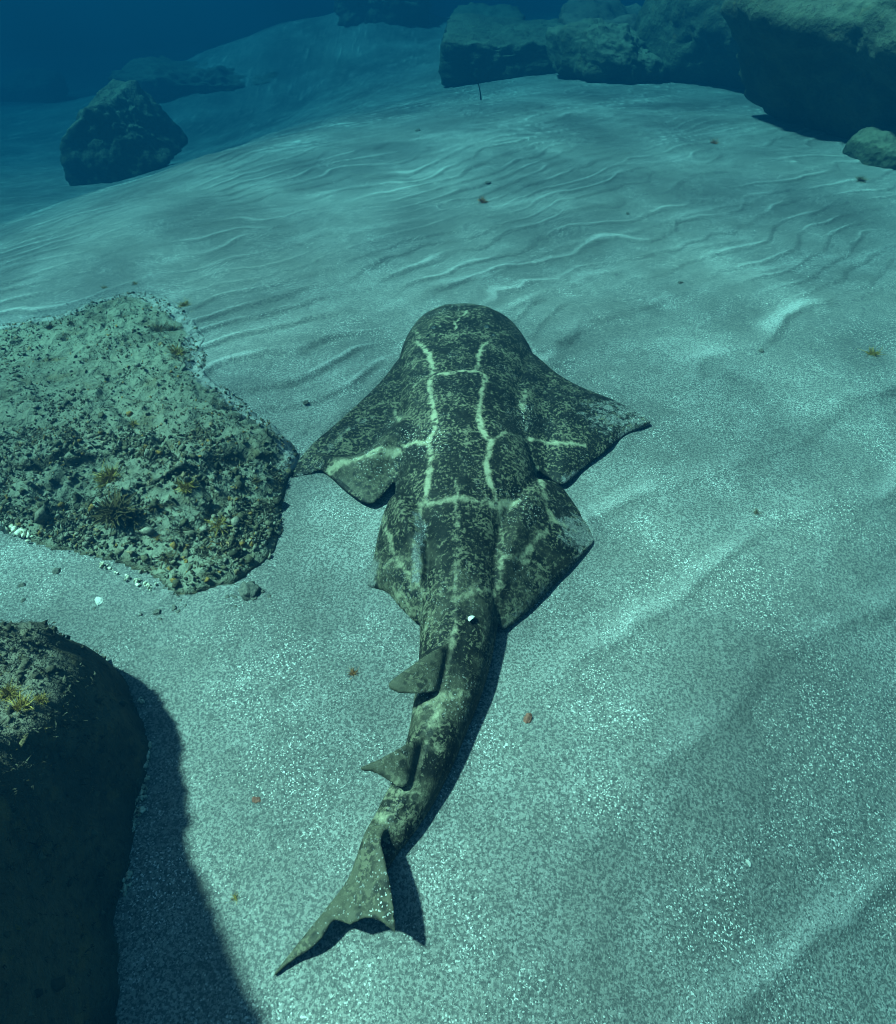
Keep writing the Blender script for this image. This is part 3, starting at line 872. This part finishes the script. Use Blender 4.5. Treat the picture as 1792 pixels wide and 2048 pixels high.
shark = bpy.data.objects.new('angelshark', None); COL.objects.link(shark)
shark.empty_display_size = 0.1
tag(shark, 'mottled dark angelshark with cream markings lying flat on the sand', 'shark')
body = bpy.data.objects.new('body', shark_me); COL.objects.link(body)
shark_me.materials.clear(); shark_me.materials.append(mat_shark())
root = px(905, 1050, 0)
shark.location = root - Vector((0, 0, bury))
body.parent = shark; body.matrix_parent_inverse = Matrix.Translation(-root)
M_EYE = mat_plain('eye', (0.012, 0.012, 0.010), (0.03, 0.028, 0.02), 200, 0.25, 0.5)
for nm_, u, v, r_, sx, ang in (('eye', 868, 652, 0.0068, 1.0, 0), ('eye', 974, 650, 0.0068, 1.0, 0), ('spiracle', 856, 668, 0.0080, 0.36, 0.9), ('spiracle', 988, 667, 0.0080, 0.36, -0.9)):
    p = hit(u, v)
    bm = bmesh.new(); bmesh.ops.create_uvsphere(bm, u_segments=16, v_segments=10, radius=r_)
    for w in bm.verts: w.co.z *= 0.55; w.co.y *= sx
    me = bpy.data.meshes.new(nm_); bm.to_mesh(me); bm.free()
    for pl in me.polygons: pl.use_smooth = True
    me.materials.append(M_EYE)
    o = bpy.data.objects.new(nm_, me); COL.objects.link(o)
    o.parent = shark; o.location = Vector(p) - root + Vector((0, 0, -0.0008 if nm_ == 'eye' else -0.0022)); o.rotation_euler = (0, 0, ang)

# ------------------------------------------------------------------ algae tufts, shells, pebbles, drifting scraps
def mat_frond(name, a, b):
    n = NT(name); co = n.co()
    c = n.mix(n.attr('tone'), a, b)
    m = n.done(c, 0.7, None, 0.15)
    return m


M_TUFT = mat_frond('golden_algae', (0.09, 0.055, 0.012), (0.34, 0.23, 0.05))
M_TUFTB = mat_frond('brown_algae', (0.035, 0.026, 0.012), (0.14, 0.095, 0.035))
M_RUST = mat_frond('rusty_algae', (0.12, 0.035, 0.012), (0.32, 0.14, 0.04))

scene.view_layers[0].update()
dg = bpy.context.evaluated_depsgraph_get()
TREES = {}
for o in (slab, near_rock):
    TREES[o.name] = BVHTree.FromObject(o, dg)


def land(u, v):
    """first rock or sand the pixel's ray meets"""
    d = (px(u, v, 0) - CAMP).normalized()
    best = None
    for t in TREES.values():
        r = t.ray_cast(CAMP, d)
        if r[0] is not None and (best is None or r[3] < best[1]): best = (r[0], r[3])
    S_ = 0.2 * 1.012 ** np.arange(420)
    zz_ = ground(d.x * S_, d.y * S_)
    s = float(S_[np.argmax(CAM_H + d.z * S_ < zz_)])
    S_ = np.linspace(s / 1.012, s, 12)
    s = float(S_[np.argmax(CAM_H + d.z * S_ <= ground(d.x * S_, d.y * S_))])
    if best is None or s < best[1]:
        best = (CAMP + d * s, s)
    return best[0]


def tuft(p, r, n, mat, label, seed, cat='algae', group=None, droop=0.5):
    g = np.random.default_rng(seed)
    V, Fq, T = [], [], []
    for i in range(n):
        az = g.uniform(0, 2 * math.pi); el = math.acos(g.uniform(0.05, 1) ** 0.8)
        L = r * g.uniform(0.45, 1.0); w = r * g.uniform(0.016, 0.038)
        d = np.array([math.cos(az) * math.sin(el), math.sin(az) * math.sin(el), math.cos(el)])
        sd_ = np.cross(d, g.normal(size=3)); sd_ /= np.linalg.norm(sd_) + 1e-9
        b0 = np.array([g.normal(0, r * 0.18), g.normal(0, r * 0.18), -r * 0.08])
        bend = g.normal(0, 0.35, 3) * L; tn = g.uniform(0, 0.6)
        o_ = len(V)
        for k, (f, ww) in enumerate(((0, 0.8), (0.35, 1.0), (0.7, 0.9), (1.0, 0.25))):
            q = b0 + d * L * f + bend * f * f - np.array([0, 0, droop * L * f * f * 0.5])
            q[2] = max(q[2], -r * 0.1 + 0.001)
            V.append(q - sd_ * w * ww); V.append(q + sd_ * w * ww); T += [tn + 0.4 * f] * 2
        for k in range(3):
            Fq.append((o_ + 2 * k, o_ + 2 * k + 1, o_ + 2 * k + 3, o_ + 2 * k + 2))
    ob = mesh_np('algae_tuft', np.array(V), np.array(Fq), mat, None, True, {'tone': np.array(T)})
    ob.location = p
    return tag(ob, label, cat, group)


TUFTS = [
    (222, 950, 0.026, 260, M_TUFT, 'round golden algae tuft above the hollow in the low rock'),
    (232, 1018, 0.034, 320, M_TUFTB, 'largest brown algae clump beside the dark hollow in the low rock'),
    (262, 1035, 0.022, 160, M_TUFTB, 'brown algae clump hanging into the dark hollow in the low rock'),
    (352, 702, 0.022, 220, M_TUFT, 'golden algae tuft alone on the silted edge of the low rock'),
    (370, 605, 0.018, 140, M_TUFT, 'golden algae tuft at the far corner of the low rock'),
    (372, 968, 0.017, 160, M_TUFT, 'small golden tuft at the middle of the low rock'),
    (440, 1045, 0.018, 170, M_TUFT, 'small golden tuft on the shaded side of the low rock'),
    (100, 650, 0.018, 120, M_TUFTB, 'brown strip of algae on the top of the low rock'),
    (143, 640, 0.014, 100, M_TUFTB, 'brown upright sprig ending the algae strip on the low rock'),
    (318, 655, 0.024, 160, M_TUFTB, 'dark flat algae clump by the far corner of the low rock'),
    (345, 655, 0.020, 120, M_TUFTB, 'dark algae clump right at the sandy edge of the low rock'),
    (265, 842, 0.012, 90, M_TUFT, 'tiny golden tuft on the silted top of the low rock'),
    (287, 900, 0.013, 90, M_TUFTB, 'tiny brown tuft at the brow of the low rock'),
    (310, 1005, 0.014, 90, M_TUFTB, 'tiny brown tuft near the middle of the low rock'),
    (208, 570, 0.010, 60, M_TUFT, 'tiny golden tuft on the far edge of the low rock'),
    (270, 562, 0.012, 60, M_TUFT, 'tiny golden tuft next to the far corner of the low rock'),
    (510, 955, 0.013, 80, M_TUFTB, 'brown tuft on the low rock next to the fin of the shark'),
    (330, 1110, 0.016, 90, M_TUFTB, 'brown tuft on the rounded foot of the low rock'),
    (40, 1410, 0.013, 330, M_TUFT, 'yellow algae patch on top of the tall dark rock'),
    (15, 1385, 0.012, 300, M_TUFT, 'yellow algae patch at the left of the tall dark rock crown'),
    (80, 1395, 0.009, 200, M_TUFT, 'small yellow tuft on the crown of the tall dark rock'),
    (965, 397, 0.020, 120, M_RUST, 'rusty red scrap of weed on the open sand beyond the head'),
    (1745, 702, 0.018, 140, M_TUFT, 'golden scrap of weed lying on the open sand'),
    (1428, 281, 0.022, 90, M_RUST, 'orange scrap of weed on the sand before the boulders'),
    (1722, 355, 0.022, 90, M_TUFTB, 'dark tangle of weed on the sand below the huge boulder'),
    (1512, 1020, 0.009, 70, M_TUFTB, 'small brown scrap of weed on the smooth sand'),
    (705, 1342, 0.010, 80, M_RUST, 'small reddish scrap of weed beside the first dorsal fin'),
    (470, 1790, 0.008, 30, M_TUFT, 'tiny yellowish shred of weed in the shadow of the tall rock'),
]
for i, (u, v, r, n, m, lb) in enumerate(TUFTS):
    p = land(u, v + 6)
    tuft(p, r, int(n * 1.7), m, lb, 100 + i)

# pebbles and shells
def lump(name, p, s, mat, seed, flat=0.6):
    g = np.random.default_rng(seed)
    bm = bmesh.new(); bmesh.ops.create_icosphere(bm, subdivisions=3, radius=1)
    D = np.array([w.co[:] for w in bm.verts]); Fc = np.array([[w.index for w in f.verts] for f in bm.faces]); bm.free()
    k = 1 + 0.42 * fbm(D[:, 0] * 1.5 + seed, D[:, 1] * 1.5, D[:, 2] * 1.5, 3)
    k = np.minimum(k, 0.82 / np.maximum(np.abs(D @ g.normal(size=3)), 0.5)) if seed % 2 else k
    V = D * k[:, None] * np.array([1, g.uniform(0.6, 0.95), flat]) * s
    a = g.uniform(0, 6.28)
    V = V @ np.array([[math.cos(a), math.sin(a), 0], [-math.sin(a), math.cos(a), 0], [0, 0, 1]])
    o = mesh_np(name, V, Fc, mat); o.location = (p[0], p[1], p[2] + s * flat * 0.12)
    return o


M_PEB = mat_plain('pebble_stone', (0.05, 0.05, 0.042), (0.13, 0.12, 0.095), 150)
M_PEBR = mat_plain('red_pebble', (0.14, 0.05, 0.035), (0.22, 0.09, 0.06), 150)
M_SHELL = mat_plain('shell', (0.62, 0.60, 0.54), (0.45, 0.42, 0.35), 120, 0.5)
LONE = [(1056, 1437, .0065, M_PEBR, 'dark red pebble on the smooth sand beside the tail'),
        (1360, 566, .007, M_PEB, 'dark pebble on the pale rippled sand beyond the right fin'),
        (836, 262, .013, M_PEB, 'dark pebble near the far crest of the sand bank'),
        (975, 366, .010, M_PEB, 'small dark pebble just behind the rusty scrap of weed'),
        (1255, 428, .008, M_PEB, 'small dark pebble among the far ripples'),
        (1522, 702, .006, M_PEB, 'small dark pebble between the right fin and the golden scrap of weed'),
        (612, 805, .006, M_PEB, 'small dark pebble on the sand ahead of the left fin'),
        (513, 1600, .006, M_PEBR, 'reddish pebble at the edge of the tall rock shadow')]
for i, (u, v, s, m, lb) in enumerate(LONE):
    tag(lump('pebble', land(u, v), s, m, 40 + i), lb, 'pebble')
g = np.random.default_rng(77)
for i in range(24):
    t = g.uniform()
    u, v = (300 + 230 * t + g.normal(0, 14), 1205 - 30 * t + abs(g.normal(0, 22)) + 4) if i < 17 else (g.uniform(20, 330), g.uniform(1130, 1235))
    if i == 0: u, v = 371, 1211
    if i == 1: u, v = 494, 1206
    tag(lump('pebble', land(u, v), 0.0022 + 0.0022 * g.gamma(1.5, 0.6), M_PEB, 200 + i), 'small grey pebble strewn on the sand at the foot of the low rock', 'pebble', 'pebbles at the foot of the low rock')


def shell(p, s, label, seed):
    """half a bivalve: a ribbed, domed fan"""
    g = np.random.default_rng(seed)
    V, Fq = [], []
    nr, na = 7, 22
    for side_ in (0, 1):
        for i in range(nr):
            for j in range(na):
                a = math.radians(-75 + 150 * j / (na - 1)); r = s * (i / (nr - 1)) * (0.85 + 0.15 * math.cos(a))
                zz = s * 0.32 * (1 - (i / (nr - 1)) ** 2) + 0.02 * s * math.cos(j * math.pi) - side_ * 0.05 * s
                V.append((r * math.sin(a), r * math.cos(a) - s * 0.4, zz))
    o_ = nr * na
    for i in range(nr - 1):
        for j in range(na - 1):
            q = i * na + j
            Fq.append((q, q + 1, q + na + 1, q + na)); Fq.append((o_ + q, o_ + q + na, o_ + q + na + 1, o_ + q + 1))
    ob = mesh_np('shell_fragment', np.array(V), np.array(Fq), M_SHELL)
    ob.location = (p[0], p[1], p[2] + 0.0005); ob.rotation_euler = (g.uniform(-.2, .2), g.uniform(-.2, .2), g.uniform(0, 6.28))
    tag(ob, label, 'shell')


shell(hit(943, 1237), 0.0075, 'bright white shell chip lying on the back of the shark', 1)
shell(land(197, 1202), 0.011, 'white shell on the sand between the two rocks', 2)
shell(land(1495, 1725), 0.006, 'white shell chip on the near sand at the right', 3)

# thin upright blade of sea grass beyond the crest
p = land(962, 200)
bl = []
for k in range(7):
    f = k / 6; w = 0.005 * (1 - 0.7 * f)
    bl.append((-0.03 * f * f - w, 0.01 * f, 0.11 * f - 0.01)); bl.append((-0.03 * f * f + w, 0.01 * f + 0.002, 0.11 * f - 0.01))
gb = mesh_np('seagrass_blade', np.array(bl), np.array([(2 * k, 2 * k + 1, 2 * k + 3, 2 * k + 2) for k in range(6)]), M_TUFTB, attrs={'tone': np.linspace(0, .4, 14)})
gb.location = p
tag(gb, 'single dark blade of sea grass standing near the square-edged block', 'seagrass')

# ------------------------------------------------------------------ coarse grains and shell hash on the near sand
def mat_grain():
    n = NT('sand_grain'); t = n.attr('tone')
    c = n.mix(n.ramp(t, 0.0, 0.35), (0.04, 0.04, 0.04), (0.20, 0.19, 0.17))
    c = n.mix(n.ramp(t, 0.45, 0.75), c, (0.50, 0.49, 0.45))
    c = n.mix(n.ramp(t, 0.8, 0.95), c, (0.66, 0.65, 0.61))
    return n.done(c, 0.45, None, 0.5)


NG = 60000
g = np.random.default_rng(31)
yy = 0.10 + 2.1 * g.uniform(size=NG * 3) ** 1.5
xx = g.uniform(-1, 1, NG * 3) * (0.42 + 0.62 * yy)
_z, _t0, _cr = ground(xx, yy, True)
den = sstep(-0.1, 0.8, fbm(xx * 3.2, yy * 3.2, 12.0, 4, 0.6)) ** 1.5 * 0.8 + 0.05 + 0.6 * _cr
keep = (g.uniform(size=NG * 3) < den) & (seg_dist(xx, yy, _sh_pts) > 0.03)
xx, yy = xx[keep][:NG], yy[keep][:NG]
n_ = len(xx)
zz = ground(xx, yy)
tet = np.array([(0, 0, 1), (0.94, 0, -0.33), (-0.47, 0.82, -0.33), (-0.47, -0.82, -0.33)])
A = g.normal(size=(n_, 3, 3)) * 0.62
size = (0.00034 + 0.00026 * g.gamma(1.5, 0.6, n_)) * (0.75 + 0.4 * yy)
V = np.einsum('kj,nij->nki', tet, A) * size[:, None, None] + np.stack([xx, yy, zz + size * 0.3], 1)[:, None]
fc = np.array([(0, 1, 2), (0, 2, 3), (0, 3, 1), (1, 3, 2)])
Fc = (fc[None] + 4 * np.arange(n_)[:, None, None]).reshape(-1, 3)
gr = mesh_np('sand_grains', V.reshape(-1, 3), Fc, mat_grain(), None, False, {'tone': np.repeat(g.beta(1.3, 1.6, n_), 4)})
tag(gr, 'coarse grains and shell hash strewn over the sand', 'grains', kind='stuff')

# ------------------------------------------------------------------ the water itself
hz = NT('sea_water')
vol = hz.n('ShaderNodeVolumePrincipled')
vol.inputs['Color'].default_value = (0.0010, 0.0235, 0.055, 1)
vol.inputs['Absorption Color'].default_value = (0.006, 0.24, 0.34, 1)
vol.inputs['Density'].default_value = 0.60
vol.inputs['Anisotropy'].default_value = 0.2
hz.t.links.new(vol.outputs[0], hz.out.inputs['Volume'])
hx, hy0, hy1, hz0, hz1 = 46, -16, 46, -3.4, 2.3
V = [(x, y, z) for z in (hz0, hz1) for y in (hy0, hy1) for x in (-hx, hx)]
Fq = np.array([(0, 2, 3, 1), (4, 5, 7, 6), (0, 1, 5, 4), (2, 6, 7, 3), (0, 4, 6, 2), (1, 3, 7, 5)])
haze = mesh_np('haze', np.array(V), Fq, hz.m, smooth=False)
tag(haze, 'blue-green haze of the sea water', kind='stuff')
